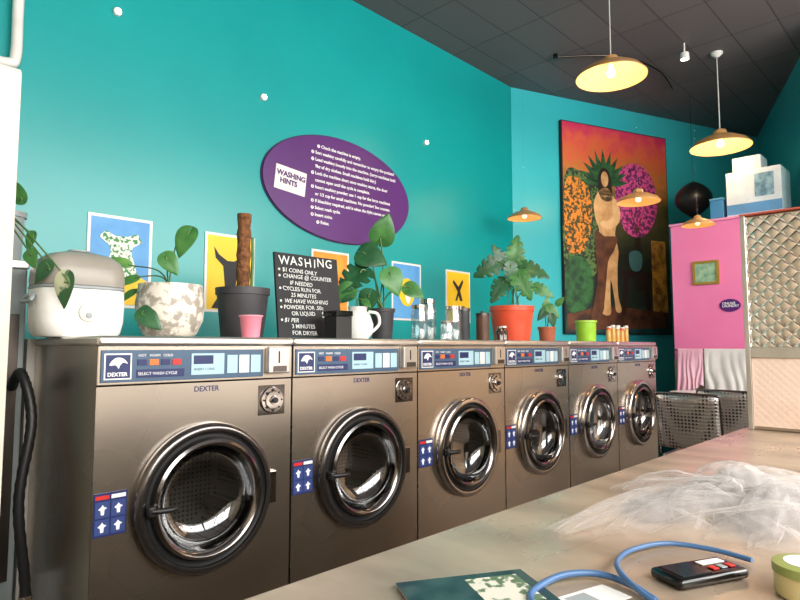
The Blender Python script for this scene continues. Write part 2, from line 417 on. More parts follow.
def pot(root,rb,rt,h,mat,lip=.008,name='pot'):
    lathe(name,[(0,0),(rb,0),(rb+.004,.006),(rt-.004,h-lip*2.5),(rt+.002,h-lip*2.4),(rt+.003,h),(rt-.006,h),(rt-.010,h-.03)],mat,root,36)
    lathe('soil',[(rt-.011,h-.025),(rt*.5,h-.018),(0,h-.016)],soil,root,24)
ZT=1.121
p=thing('potted_plant',(-.085,.68,1.392),'trailing plant in grey pot on the metal column','potted plant')
pot(p,.045,.06,.18,grey)
plant(p,.165,[(.05,.25,.02,.07,200,leaf_g),(.02,.22,.03,.06,170,leaf_g),(.355,-.13,.25,.10,-10,leaf_v,.85),(.27,-.07,.23,.075,-40,leaf_d),(.22,-.02,.2,.065,30,leaf_g),(.16,.05,.12,.06,-20,leaf_g)])
# rice cooker with big rounded lid
rc=thing('rice_cooker',(.078,.42,ZT),'white rice cooker with large rounded grey-beige lid','rice cooker')
SP=(.58,1.03,.87)
lidg=M('grey_beige_lid',(156,150,140),.35)
lathe('body',[(0,0),(.115,0),(.126,.012),(.134,.05),(.136,.11),(.134,.158)],white,rc,64,sup=SP)
lathe('seam_band',[(.1335,.159),(.136,.161),(.136,.168),(.133,.170)],grey,rc,64,sup=SP)
lathe('lid',[(.1335,.171),(.1355,.19),(.133,.225),(.122,.256),(.095,.278),(.05,.290),(0,.294)],lidg,rc,64,sup=SP)
lathe('lid_cap',[(.035,.2935),(.033,.299),(0,.301)],grey,rc,40,sup=SP)
cpn=lathe('control_plate',[(.032,0),(.03,.004),(0,.005)],creamp,rc,32,T(.0,-.1185,.08)@RX)
lathe('control_button',[(.010,.0052),(.009,.008),(0,.009)],grey,cpn,20,T(.0,-.1185,.07)@RX)
tube('carry_handle',spline([(-.141,-.03,.14),(-.155,-.06,.12),(-.155,.0,.115),(-.155,.06,.12),(-.141,.03,.14)],5),.007,grey,rc,8)
terr=M('offwhite_patterned_ceramic',(222,216,204),.45,0,(160,152,140),30,ramp=(.42,.52))
p=thing('potted_monstera',(.425,.45,ZT),'young monstera in off-white mottled round pot','potted plant')
lathe('pot',[(0,0),(.08,0),(.10,.015),(.124,.07),(.128,.13),(.12,.19),(.118,.207),(.110,.207),(.108,.18)],terr,p,40)
lathe('soil',[(.108,.185),(.05,.19),(0,.19)],soil,p,24)
plant(p,.18,[(.055,.37,.03,.11,-20,leaf_g,.85),(.02,.28,.06,.085,35,leaf_g,.85),(-.02,.065,.135,.095,50,leaf_d),
  (-.17,.22,.02,.12,-70,leaf_g,.35),(-.15,.16,.05,.1,-50,leaf_g,.35),(-.2,.3,.0,.10,-110,leaf_l,.4)])
coir=M('coir_fibre',(140,92,56),.95,0,(90,56,34),60,.9,90)
dpot=M('charcoal_pot',(58,58,62),.5,0,(48,48,52),10)
p=thing('potted_plant',(.745,.45,ZT),'charcoal pot with tall coir moss pole','potted plant')
pot(p,.085,.112,.215,dpot,.012)
pts=[(0.0,0,.18+i*.03) for i in range(13)]
tube('moss_pole',pts,[.029+.003*math.sin(i*2.3) for i in range(13)],coir,p,14)
tube('support_cane',[(.035,-.01,.18),(.038,-.012,.35),(.036,-.012,.44)],.007,leaf_g,p,8)
c=thing('cup',(.60,.15,ZT),'small pink plastic cup on the washing machine lid','cup')
lathe('cup_body',[(0,0),(.031,0),(.033,.004),(.041,.076),(.044,.079),(.043,.082),(.039,.079),(.031,.01),(0,.006)],M('pink_plastic',(240,140,160),.4),c,28)
lathe('cup_rim',[(.0415,.0785),(.0455,.0795),(.0455,.0835),(.0415,.0845),(.0395,.0815),(.0415,.0785)],M('pink_plastic_rim',(245,165,182),.4),c,28)
# chalkboard
bbd=thing('chalkboard',(.872,.36,ZT),'small chalkboard with hand-lettered washing prices, leaning','sign',rotx=-7)
chalkb=M('chalkboard_slate',(28,29,32),.7,0,(36,37,40),6)
chalk=M('chalk',(225,228,225),.9)
box('board',(0,0,0),(.36,.014,.39),chalkb,bbd,.002)
random.seed(3)
for i,ch in enumerate('WASHING'):
    text('heading_lettering',ch,.058,(.02+[0,.062,.104,.142,.192,.213,.263][i],-.001,.338+random.uniform(-.005,.005)),chalk,bbd,bold=.0002,tilt=random.uniform(-7,7))
lines=['$1 COINS ONLY','CHANGE @ COUNTER','     IF NEEDED','CYCLES RUN FOR','     25 MINUTES','WE HAVE WASHING','POWDER FOR .50c','     OR LIQUID','$1 PER','     3 MINUTES','     FOR DRYER']
for i,l in enumerate(lines):
    text('chalk_lettering',l,.0265,(.035+random.uniform(-.004,.004),-.001,.304-i*.0285),chalk,bbd,bold=.0001,tilt=random.uniform(-2,1.6),shear=random.uniform(-.25,.25))
    if l[0]!=' ': poly('bullet_mark',ell(.02,.312-i*.0285,.0055,.0055,10),-.0008,chalk,bbd)
text('chalk_lettering','$1.-',.044,(.245,-.001,.10),chalk,bbd,bold=.0003,tilt=4)
bx=thing('storage_box',(1.06,.2,ZT),'small black card box in front of the chalkboard','box')
box('box_body',(0,0,0),(.09,.09,.10),black,bx,.003); box('box_lid',(-.003,-.003,.1005),(.093,.093,.125),blackg,bx,.003)
j=thing('jug',(1.38,.42,ZT),'white ceramic jug with small plant','jug')
lathe('jug_body',[(0,0),(.05,0),(.075,.03),(.08,.075),(.065,.12),(.045,.145),(.05,.165),(.044,.165),(.038,.145)],white,j,32)
tube('jug_handle',spline([(.055*.7,-.055*.7,.14),(.1*.7,-.1*.7,.13),(.11*.7,-.11*.7,.08),(.075*.7,-.075*.7,.04)],5),.008,white,j,8)
plant(j,.15,[(-.06,.2,.02,.05,-60,leaf_d),(.05,.18,.03,.05,50,leaf_g)])
p=thing('potted_monstera',(1.63,.5,ZT),'tall leafy plant with separate large rounded leaves in black pot','potted plant')
pot(p,.05,.068,.17,dpot)
s=.0054
def q(u,v,dep,px,roll,m=leaf_g,asp=.9,sp=0,u0=393,s=s): return ((u-u0)*s,(346-v)*s-.03,dep,px*s,roll,m,asp,sp)
plant(p,.15,[q(395,228,.02,28,160,leaf_g,.95),q(384,258,.04,28,65,leaf_d,1.0),q(364,280,.07,34,-50,leaf_d,1.0,1),q(405,284,.05,25,25,leaf_g,1.0),q(354,296,.09,22,-60,leaf_g,.95),q(426,292,.02,20,60,leaf_g,.9),
 q(378,305,.1,22,-20,leaf_d,.95)],stem_r=.0045)
def jar(x,y,r,h,m,lab,grp,cat='jar',neck=.6,lidm=None):
    j=thing('glass_jar',(x,y,ZT),lab,cat,grp)
    lathe('jar_body',[(0,.002),(r*.9,.002),(r,.01),(r,h*.75),(r*neck,h*.88),(r*neck,h)],m,j,24)
    lathe('jar_lid',[(r*neck+.003,h*.93),(r*neck+.003,h+.006),(0,h+.006)],lidm or chrome,j,20)
jar(1.84,.42,.046,.19,water,'clear glass jar with metal lid','glass jars beside the monstera',neck=.85)
jar(1.955,.46,.05,.23,water,'tall clear glass jar with metal lid','glass jars beside the monstera',neck=.8)
jar(2.06,.36,.048,.19,water,'clear glass jar with metal lid','glass jars beside the monstera',neck=.85)
jar(2.17,.44,.048,.20,glass,'clear glass jar with pale lid','glass jars beside the monstera',lidm=white,neck=.85)
jar(1.91,.28,.036,.10,glass,'short clear glass jar','glass jars beside the monstera',neck=.85)
for (x,y,h,m_,lb) in ((2.285,.46,.20,dpot,'dark grey metal canister with lid'),(2.375,.38,.17,M('brown_canister',(92,64,48),.4),'brown metal canister with lid')):
    j=thing('canister',(x,y,ZT),lb,'canister','canisters on the washing machine')
    lathe('canister_body',[(0,0),(.038,0),(.04,.004),(.04,h-.02)],m_,j,28); lathe('canister_lid',[(.0402,h-.0199),(.042,h-.018),(.042,h),(.012,h+.004),(.01,h+.012),(0,h+.013)],steel_d,j,28)
jar(2.50,.34,.025,.085,amber,'tiny brown glass jar','tiny jars beside the red pot')
jar(2.57,.36,.027,.09,amber,'tiny brown glass jar','tiny jars beside the red pot',lidm=white)
rpot=M('orange_red_ceramic',(232,88,56),.35)
p=thing('potted_monstera',(2.80,.45,ZT),'monstera with split dark leaves in orange-red pot','potted plant')
pot(p,.115,.148,.235,rpot,.014)
s=.00677
def q2(u,v,dep,px,roll,m=leaf_g,asp=.6,sp=0): return ((u-514)*s,(346-v)*s-.03,dep,px*s,roll,m,asp,sp)
plant(p,.21,[q2(490,269,.04,28,-60,leaf_d,.8,1),q2(519,250,.0,27,170,leaf_g,.8,1),q2(537,271,.02,28,70,leaf_d,.8,1),q2(500,291,.06,25,-35,leaf_d,.8,1),q2(524,287,.08,27,25,leaf_g,.8,1),q2(545,292,.04,20,60,leaf_g,.7,1),
 q2(502,256,.02,22,-150,leaf_d,.7,1),q2(512,276,.06,22,0,leaf_d,.7,1)],spread=.05,stem_r=.003)
p=thing('potted_plant',(3.34,.50,ZT),'small leafy plant in clay pot beside the lime tub','potted plant')
pot(p,.05,.065,.11,M('clay_pot',(176,96,66),.7))
plant(p,.10,[(-.04,.20,.02,.10,-40,leaf_d,.7),(.05,.22,.02,.11,40,leaf_g,.7),(.0,.28,.0,.11,170,leaf_g,.6),(.03,.15,.06,.09,10,leaf_d,.7),(.10,.30,.0,.09,140,leaf_g,.6)])
t_=thing('tub',(3.56,.30,ZT),'lime green plastic tub on the washing machine lid','tub')
lime=M('lime_plastic',(160,215,60),.35)
lathe('tub_body',[(0,0),(.066,0),(.07,.01),(.074,.15),(.066,.15),(.06,.02),(0,.01)],lime,t_,28)
lathe('tub_rim',[(.0745,.142),(.081,.144),(.081,.158),(.0665,.158),(.066,.1505)],M('lime_rim',(185,228,90),.35),t_,28)
sp1=M('amber_spice',(190,120,50),.25); sp2=M('ochre_spice',(210,170,90),.25)
for i in range(9):
    x=3.72+i*.039; hh=.105+.012*(i%3)
    j=thing('spice_jar',(x,.2+.012*(i%2),ZT),'small amber spice jar with white cap','jar','row of spice jars')
    lathe('jar_body',[(0,0),(.017,0),(.018,.004),(.018,hh*.8),(.014,hh*.86)],sp1 if i%2 else sp2,j,16)
    lathe('jar_cap',[(.0165,hh*.86),(.0165,hh),(0,hh+.001)],white if i%3 else rpot,j,16)

# ---------------------------------------------------------------- wall graphics
def frame(x0,x1,z0,z1,ground,lab,name='poster'):
    o=thing(name,((x0+x1)/2,1.1,z0),lab,'poster'); w=(x1-x0)/2; h=z1-z0
    box('paper',(-w,-.006,0),(w,0,h),white,o)
    box('print',(-w+.014,-.008,.014),(w-.014,-.0062,h-.014),ground,o)
    return o,w,h
skyb=M('poster_blue',(80,150,212),.5,0,(100,170,222),6); yel=M('poster_yellow',(250,206,34),.5,0,(242,194,26),5); ora=M('poster_orange',(245,134,34),.5,0,(250,176,54),5)
mint=M('print_floral',(235,240,225),.6,0,(70,140,80),70,ramp=(.45,.5)); blk=M('print_black',(26,26,30),.6)
o,w,h=frame(.323,.622,1.27,1.705,skyb,'blue and yellow print of a patterned dress, white border')
poly('ground_shape',[(-w+.014,.015),(w-.014,.015),(w-.014,.13),(.05,.17),(-.03,.12),(-w+.014,.2)],-.0082,yel,o)
poly('dress_shape',[(-.07,.36),(-.03,.34),(.03,.34),(.075,.36),(.1,.32),(.055,.29),(.05,.26),(.085,.15),(.03,.13),(-.02,.14),(-.075,.15),(-.045,.26),(-.05,.29),(-.1,.33)],-.0094,mint,o)
o,w,h=frame(.904,1.205,1.27,1.695,yel,'yellow print with black horned animal head, white border')
poly('head_shape',[(-.02,.28),(-.07,.31),(-.1,.35),(-.09,.29),(-.045,.25),(-.03,.12),(0,.08),(.03,.12),(.045,.25),(.09,.29),(.1,.35),(.07,.31),(.02,.28)],-.0082,blk,o)
poly('body_shape',[(-.11,.02),(.11,.02),(.06,.10),(-.06,.10)],-.0082,blk,o)
o,w,h=frame(1.605,1.905,1.27,1.685,ora,'orange print with white and dark shapes, white border')
poly('cloud_shape',ell(-.03,.3,.07,.05),-.0082,mint,o); poly('figure_shape',[(.0,.05),(.05,.06),(.06,.2),(.03,.33),(.0,.25),(-.04,.15)],-.0094,blk,o); poly('flame_shape',ell(.02,.12,.07,.06),-.0082,red,o)
o,w,h=frame(2.30,2.60,1.27,1.68,skyb,'blue print with yellow and white shapes, white border')
poly('sun_shape',ell(0,.2,.08,.1),-.0082,yel,o); poly('figure_shape',ell(.01,.2,.03,.08),-.0094,whited,o)
o,w,h=frame(2.885,3.185,1.27,1.675,yel,'yellow print with small black animal figure, white border')
poly('figure_shape',[(-.04,.17),(-.01,.24),(-.07,.31),(-.06,.33),(0,.28),(.05,.34),(.06,.32),(.02,.25),(.05,.17),(.02,.17),(.0,.21),(-.02,.17)],-.0082,blk,o)
# oval sign
sg=thing('oval_sign',(1.85,1.098,2.085),'oval purple washing hints sign with white lettering','sign')
poly('sign_board',ell(0,0,.61,.335,64),-.004,purple,sg,thick=.012)
poly('sign_rim',ell(0,0,.617,.342,64),0,M('purple_edge',(50,14,70),.4),sg,thick=.006)
poly('title_label',[(-.535,-.075),(-.315,-.095),(-.30,.05),(-.52,.07)],-.017,white,sg,thick=.002)
text('title_lettering','WASHING\n  HINTS',.044,(-.517,-.0205,.01),purple,sg,tilt=-5,bold=.0018,space=1.0)
hl=['Check the machine is empty.','Sort washing carefully and remember to empty the pockets!','Load washing loosely into the machine. (Large machines hold','9kg of dry clothes. Small machines hold 6kg.)','Lock the machine door; once washing starts, the door','cannot open until the cycle is complete.','Insert washing powder: use 1 cup for the large machines','or 1/2 cup for small machines. No powder? See counter.','If bleaching required, add it when the light comes on.','Select wash cycle.','Insert coins.','Relax.']
nums=['1','2','3','','4','','5','','6','7','8','9']
for i,l in enumerate(hl):
    z=.238-i*.0435; x_=-.255+(.045 if i in (0,11) else 0)
    text('hint_lettering',l,.0285,(x_+.02,-.0168,z),whited,sg,bold=.0006)
    if nums[i]: 
        poly('number_disc',ell(x_,z+.008,.011,.011,14),-.0162,whited,sg,thick=.0008)
        text('number_lettering',nums[i],.019,(x_-.005,-.0175,z+.002),purple,sg,bold=.0004)
glintm=M('glint_glow',(255,255,250),.3,emit=(255,252,240),estr=14)
for i,(x,z) in enumerate([(.418,2.70),(1.244,2.527),(2.66,2.61)]):  # reflected glints of ceiling spots on the wall, built as glowing pucks
    l=thing('wall_glint',(x,1.1,z),'spotlight glint on the teal wall, modelled as tiny glowing puck','spotlight','small wall glints')
    lathe('glint_base',[(.02,0),(.02,.015),(.013,.02)],white,l,16,RX)
    lathe('lit_spot',[(.013,.02),(.01,.026),(0,.028)],glintm,l,16,RX)

# painting
ang=math.degrees(math.atan2(B[1]-A[1],B[0]-A[0])); e=Vector((math.cos(math.radians(ang)),math.sin(math.radians(ang)),0)); nn=Vector((e.y,-e.x,0))
s0,s1=.518,1.823; pc=Vector((A[0],A[1],0))+e*((s0+s1)/2)+nn*.003
pt=thing('painting',(pc.x,pc.y,1.20),'large colourful canvas of a standing draped figure among plants','painting',rotz=ang)
pw=(s1-s0)/2; ph=1.98
box('canvas',(-pw,-.035,0),(pw,0,ph),M('canvas_edge',(40,34,30),.7),pt)
pm=M('painted_ground',(60,50,30),.55)
nt=pm.node_tree;N=nt.nodes;L=nt.links
tc=N.new('ShaderNodeTexCoord');sx=N.new('ShaderNodeSeparateXYZ');L.new(tc.outputs['Object'],sx.inputs[0])
nz=N.new('ShaderNodeTexNoise');nz.inputs['Scale'].default_value=9;nz.inputs['Detail'].default_value=6;L.new(tc.outputs['Object'],nz.inputs['Vector'])
ma=N.new('ShaderNodeMath');ma.operation='MULTIPLY_ADD';ma.inputs[1].default_value=.5;L.new(sx.outputs['Z'],ma.inputs[0])
mb=N.new('ShaderNodeMath');mb.operation='MULTIPLY_ADD';mb.inputs[1].default_value=.24;mb.inputs[2].default_value=-.12;L.new(nz.outputs['Fac'],mb.inputs[0]);L.new(mb.outputs[0],ma.inputs[2])
cr=N.new('ShaderNodeValToRGB');R=cr.color_ramp
for pos,c in [(0,(20,50,60)),(.06,(26,84,84)),(.14,(30,44,34)),(.35,(30,34,24)),(.5,(64,62,30)),(.64,(110,90,40)),(.76,(200,120,50)),(.88,(226,96,60)),(1,(206,40,90))]:
    if pos in (0,1): el=R.elements[0] if pos==0 else R.elements[len(R.elements)-1]; el.color=lin(c)
    else: el=R.elements.new(pos); el.color=lin(c)
L.new(ma.outputs[0],cr.inputs[0]);L.new(cr.outputs[0],N['Principled BSDF'].inputs['Base Color'])
box('painted_ground',(-pw+.01,-.037,.01),(pw-.01,-.0352,ph-.01),pm,pt)
def PX(u,v): return ((u-560)/113*2*pw-pw,(335-v)/213*ph)
def PF(u,v): return PX(604+(u-604)*.82,v)
skin=M('painted_skin',(232,186,128),.6,0,(196,142,88),9); hairm=M('painted_hair',(40,24,18),.6); robe=M('painted_robe',(112,66,40),.6,0,(60,36,24),9)
pfol=M('painted_pink_foliage',(226,84,146),.6,0,(110,34,96),34,ramp=(.47,.53)); ofol=M('painted_orange_foliage',(232,140,40),.6,0,(70,66,28),40,ramp=(.46,.53)); gfol=M('painted_green_fronds',(54,112,58),.6,0,(24,60,38),16)
gfol2=M('painted_foliage_spray',(90,120,60),.6,0,(30,44,28),34,ramp=(.46,.54))
poly('foliage_mass',smoothp([PX(*c) for c in [(562,180),(580,172),(600,178),(612,192),(612,230),(600,262),(585,280),(562,284)]]),-.0372,gfol2,pt)
poly('round_foliage',smoothp([PX(*c) for c in [(614,192),(618,168),(632,156),(648,160),(658,178),(660,202),(652,224),(638,234),(622,226)]]),-.0372,pfol,pt)
for i in range(7):
    bx0,bz0=PX(637,228)
    dx,dz=math.sin(math.radians(-66+i*22)),math.cos(math.radians(-66+i*22)); L_=.5 if 1<i<5 else .36
    poly('foliage_vein',[(bx0-.006,bz0),(bx0+dx*L_,bz0+dz*L_),(bx0+.006,bz0)],-.0384,robe,pt)
poly('foliage_trunk',[PX(*c) for c in [(634,230),(640,230),(643,290),(634,290)]],-.0372,hairm,pt)
poly('leafy_tree',smoothp([PX(*c) for c in [(562,188),(572,178),(584,186),(589,205),(587,232),(580,252),(570,256),(562,246)]]),-.0386,ofol,pt)
poly('leafy_base',smoothp([PX(*c) for c in [(562,266),(575,258),(586,268),(588,295),(578,312),(562,310)]]),-.0386,gfol,pt)
poly('golden_panel',[PX(*c) for c in [(652,236),(668,236),(669,318),(652,318)]],-.0372,M('painted_gold',(206,156,60),.6,0,(110,70,34),14),pt)
poly('stool_shape',[PX(*c) for c in [(616,270),(652,270),(652,277),(648,277),(650,316),(645,316),(642,277),(626,277),(622,316),(617,316),(620,277),(616,277)]],-.0386,hairm,pt)
poly('terrace_shape',[PX(*c) for c in [(562,316),(600,306),(669,312),(669,328),(562,332)]],-.0386,robe,pt)
for i in range(11):
    a=math.radians(-88+i*17); cx_,cz_=PX(603,182); 
    L_=.34-.04*abs(i-5)/5; dx,dz=math.sin(a),math.cos(a)
    poly('crown_frond',[(cx_-dz*.02,cz_+dx*.02),(cx_+dx*L_*.6-dz*.03,cz_+dz*L_*.6+dx*.03),(cx_+dx*L_,cz_+dz*L_),(cx_+dx*L_*.6+dz*.03,cz_+dz*L_*.6-dx*.03),(cx_+dz*.02,cz_-dx*.02)],-.0398,gfol,pt)
poly('hair_shape',smoothp([PF(*c) for c in [(596,170),(602,165),(609,170),(611,182),(612,196),(605,200),(596,196),(594,182)]]),-.0410,hairm,pt)
poly('figure_shape',smoothp([PF(*c) for c in [(601,186),(593,192),(588,204),(590,220),(594,230),(591,246),(593,268),(597,292),(598,308),(596,315),(606,315),(606,300),(607,280),(611,298),(613,312),(620,311),(616,295),(616,268),(618,250),(614,234),(617,220),(618,203),(612,192),(606,186)]],3),-.0410,skin,pt)
poly('face_shape',ell(*PF(602.5,177),.044,.075,20),-.0424,skin,pt)
poly('arm_shape',smoothp([PF(*c) for c in [(615,196),(621,206),(620,220),(608,228),(596,226),(597,221),(606,219),(613,213),(611,203)]],3),-.0424,M('painted_skin_light',(244,204,150),.6,0,(220,170,116),9),pt)
poly('drape_shape',smoothp([PF(*c) for c in [(588,232),(600,236),(616,236),(612,250),(604,262),(600,290),(594,318),(580,322),(586,300),(590,275)]],3),-.0438,robe,pt)
poly('urn_shape',smoothp([PX(*c) for c in [(627,252),(634,248),(641,252),(640,266),(634,270),(628,266)]],3),-.0398,M('painted_urn',(70,124,128),.6),pt)

# ---------------------------------------------------------------- pendants, ceiling lights, balloon
shade_m=M('amber_metal_shade',(186,140,88),.35,.1)
inner_m=M('cream_inner_shade',(250,210,140),.5,emit=(255,166,78),estr=.6)
bulb_m=M('lit_bulb',(255,240,210),.3,emit=(255,215,150),estr=5)
cordm=M('white_cord',(210,210,205),.5)
def pendant(x,y,z,r,lab,power,cr=.004,cm=cordm):
    l=thing('pendant_lamp',(x,y,z),lab,'pendant lamp','pendant lamps over the shop')
    lathe('shade',[(r,0),(r*1.01,.006),(r*.86,r*.2),(r*.55,r*.36),(r*.26,r*.46),(r*.2,r*.62),(r*.08,r*.68)],shade_m,l,40)
    lathe('shade_lining',[(r*.995,.001),(r*.84,r*.18),(r*.54,r*.34),(r*.25,r*.43),(0,r*.44)],inner_m,l,40)
    lathe('bulb',[(0,r*.02),(r*.1,r*.05),(r*.13,r*.15),(r*.08,r*.28),(r*.06,r*.4)],bulb_m,l,16)
    tube('cord',[(0,0,r*.66),(0,0,H-z-.004)],cr,cm,l,6)
    if cr>.002: lathe('ceiling_rose',[(.012,H-z-.04),(.045,H-z-.012),(.045,H-z)],white,l,20)
    if power:
        ld=bpy.data.lights.new('pendant_bulb','POINT'); ld.energy=power; ld.color=(1,.72,.4); ld.shadow_soft_size=.05; ld.specular_factor=.2
        lo=bpy.data.objects.new('bulb_light',ld); COL.objects.link(lo); lo.parent=l; lo.location=(0,0,-.03)
pendant(3.02,-.19,2.82,.22,'amber metal pendant lamp with warm lit lining on long cord',5)
pendant(4.42,-.43,2.64,.22,'amber metal pendant lamp hanging near the pink partition',5)
pendant(3.44,.74,2.10,.135,'lamp reflection modelled as small lit pendant near the teal wall',0,.0008,clearline)  # small pendants stand for lamp reflections in the glass; clear cords added
pendant(3.49,-.15,2.09,.145,'lamp reflection modelled as small lit pendant before the painting',0,.0008,clearline)
pendant(3.69,-.47,1.91,.105,'lamp reflection modelled as small lit pendant before the pink partition',0,.0008,clearline)
sp=thing('ceiling_spotlight',(4.08,-.30,3.28),'small lit spotlight hanging from ceiling','spotlight')
lathe('spot_head',[(.012,.06),(.03,.05),(.035,0),(.028,0)],white,sp,16); lathe('lit_spot',[(.028,.003),(0,.003)],M('lit_spot_lens',(255,250,240),.3,emit=(255,245,225),estr=14),sp,16)
tube('spot_stem',[(0,0,.055),(0,0,H-3.28)],.006,white,sp)
tr=thing('light_track',(4.0,.0,3.405),'thin curved dark lighting track on ceiling','light track')
tube('track_rail',spline([(-.45,.5,-.02),(-.2,.2,-.02),(.05,.06,-.02),(.4,.0,-.02),(.8,.05,-.02)],8),.008,steel_d,tr)
lathe('track_end',[(.0,-.03),(.018,-.03),(.018,0.004),(0,.004)],blackg,tr,12,T(-.45,.5,0))
bl=thing('balloon',(5.13,.01,2.24),'round black balloon hanging on a string','balloon')
lathe('balloon_skin',[(0,.36)]+[(.165*math.sin(pi*(1-k/14))**.75*(1-.08*(1-k/14)),.02+.34*(k/14)) for k in range(13,0,-1)]+[(.01,.01),(.02,-.005),(0,-.006)],M('black_latex',(26,24,26),.35),bl,28)
tube('balloon_string',[(0,0,.355),(0,0,H-2.24)],.0015,black,bl,5)

# ---------------------------------------------------------------- pink booth and its contents
pb=thing('pink_partition',(4.5,-.82,0),'pink painted partition cabinet with added pale lower panel','partition')
box('partition_body',(0,0,0),(.5,.82,2.08),pinkw,pb,.004); box('partition_cap',(-.01,-.005,2.08),(.51,.83,2.1),M('pink_cap',(240,150,190),.5),pb,.003)
box('lower_panel',(-.012,0.0,0),(-.0005,.82,.98),M('pale_added_panel',(190,176,162),.6,0,(170,154,140),5,spec=.2),pb,.002)  # pale panel added over the pink to cut its reflection in the washers
def facing(name,loc,lab,cat): return thing(name,loc,lab,cat,rotz=-90)
f=facing('picture_frame',(4.498,-.265,1.58),'small gold-framed picture on the pink partition','picture')
gold=M('gold_frame',(200,160,70),.35,.6)
bm=bmesh.new(); 
for a,b in (((-.098,-.014,0),(.098,0,.02)),((-.098,-.014,.17),(.098,0,.19)),((-.098,-.014,.0201),(-.078,0,.1699)),((.078,-.014,.0201),(.098,0,.1699))): bbox(bm,a,b)
mk('frame_moulding',bm,gold,f,False); box('picture_sheet',(-.078,-.006,.02),(.078,-.001,.17),M('green_picture',(170,196,160),.5,0,(100,150,130),20),f)
f=facing('oval_sign',(4.498,-.43,1.405),'small purple oval sign with white lettering on pink wall','sign')
poly('sign_board',ell(0,0,.075,.05),0,purple,f,thick=.006); text('sign_lettering','ONLINE\nLAUNDRY',.026,(-.055,-.0068,.008),whited,f,bold=.0004,space=.8)
rl=thing('wall_rail',(4.5,-.66,1.06),'thin chrome hanging rail fixed to the pink partition','rail')
tube('rail_bar',[(-.06,.0,0),(-.06,.64,0)],.006,chrome,rl,10)
for yy in (.02,.62): tube('rail_bracket',[(-.001,yy,0),(-.06,yy,0)],.005,chrome,rl,8)
def cloth(y0,y1,zb,mat,lab,sd):
    zr=1.06
    c=thing('hanging_cloth',(4.44,y0,zr),lab,'cloth'); bm=bmesh.new(); g=[]; n=36; mm=26
    for i in range(n+1):
        t=i/n; y=(y1-y0)*t; row=[]
        for k in range(mm+1):
            a=k/mm
            if a<.2: th=pi*a/.2; xx=.009*math.cos(th); zz=.009*math.sin(th)
            else: xx=-.010; zz=-(a-.2)/.8*(zr-zb)*(1+.10*math.sin(t*5+sd)+.05*math.sin(t*13+sd))
            wv=.014*math.sin(t*17+sd+3*noise.noise(Vector((t*3,a*2,sd))))*(max(0,-zz)/.25)
            row.append(bm.verts.new((xx-abs(wv)*1.2-max(0,-zz)*.04,y+.3*wv,zz)))
        g.append(row)
    for A_,B_ in zip(g,g[1:]):
        for k in range(mm): bm.faces.new([A_[k],B_[k],B_[k+1],A_[k+1]])
    mk('cloth_sheet',bm,mat,c,True,0,None,180)
    bm=bmesh.new(); tube_bm(bm,[(-.0175,0.0,-(zr-zb)*.5),(-.0175,(y1-y0),-(zr-zb)*.5)],.0035,6); mk('cloth_seam',bm,mat,c)
cloth(-.62,-.25,.62,M('white_cloth',(226,222,218),.8,0,(206,202,200),6),'white cloth draped over rail on pink partition',1.)
cloth(-.24,-.05,.74,M('pink_cloth',(240,190,206),.8,0,(228,168,190),6),'pale pink cloth draped over rail on pink partition',4.)
b_=thing('cardboard_box',(4.56,-.80,2.101),'white and blue appliance box on the partition top','box')
box('box_body',(0,0,0),(.3,.38,.36),M('white_carton',(214,226,234),.5),b_,.002)
box('box_band',(-.002,.0,.02),(-.0005,.38,.1),M('blue_carton_band',(90,150,200),.5),b_)
box('box_print',(-.002,.05,.14),(-.0005,.18,.32),M('carton_picture',(140,176,196),.5,0,(80,120,140),20),b_)
b_=thing('cardboard_box',(4.6,-.66,2.462),'small pale carton stacked on the larger box','box')
box('box_body',(0,0,0),(.2,.2,.12),M('pale_carton',(200,214,222),.5),b_,.002); box('tape_strip',(-.001,.08,0.0),(.201,.12,.1212),cyan,b_)
b_=thing('storage_crate',(4.56,-.395,2.101),'small blue crate on the partition top','crate')
box('crate_body',(0,0,0),(.25,.1,.16),M('blue_plastic',(60,130,180),.4),b_,.004); box('crate_rim',(-.006,-.003,.16),(.256,.103,.175),M('blue_plastic_rim',(90,160,200),.4),b_,.003)
tb=thing('cafe_table',(4.12,-.34,0),'round white cafe table on metal pedestal','table')
lathe('table_top',[(0,.725),(.225,.725),(.235,.735),(.235,.75),(0,.752)],white,tb,40)
lathe('pedestal',[(0,.7249),(.1,.7249),(.1,.715),(.03,.70),(.025,.05),(.05,.03)],steel,tb,20); lathe('table_foot',[(.05,.03),(.2,.02),(.21,0),(0,0)],steel_d,tb,32)
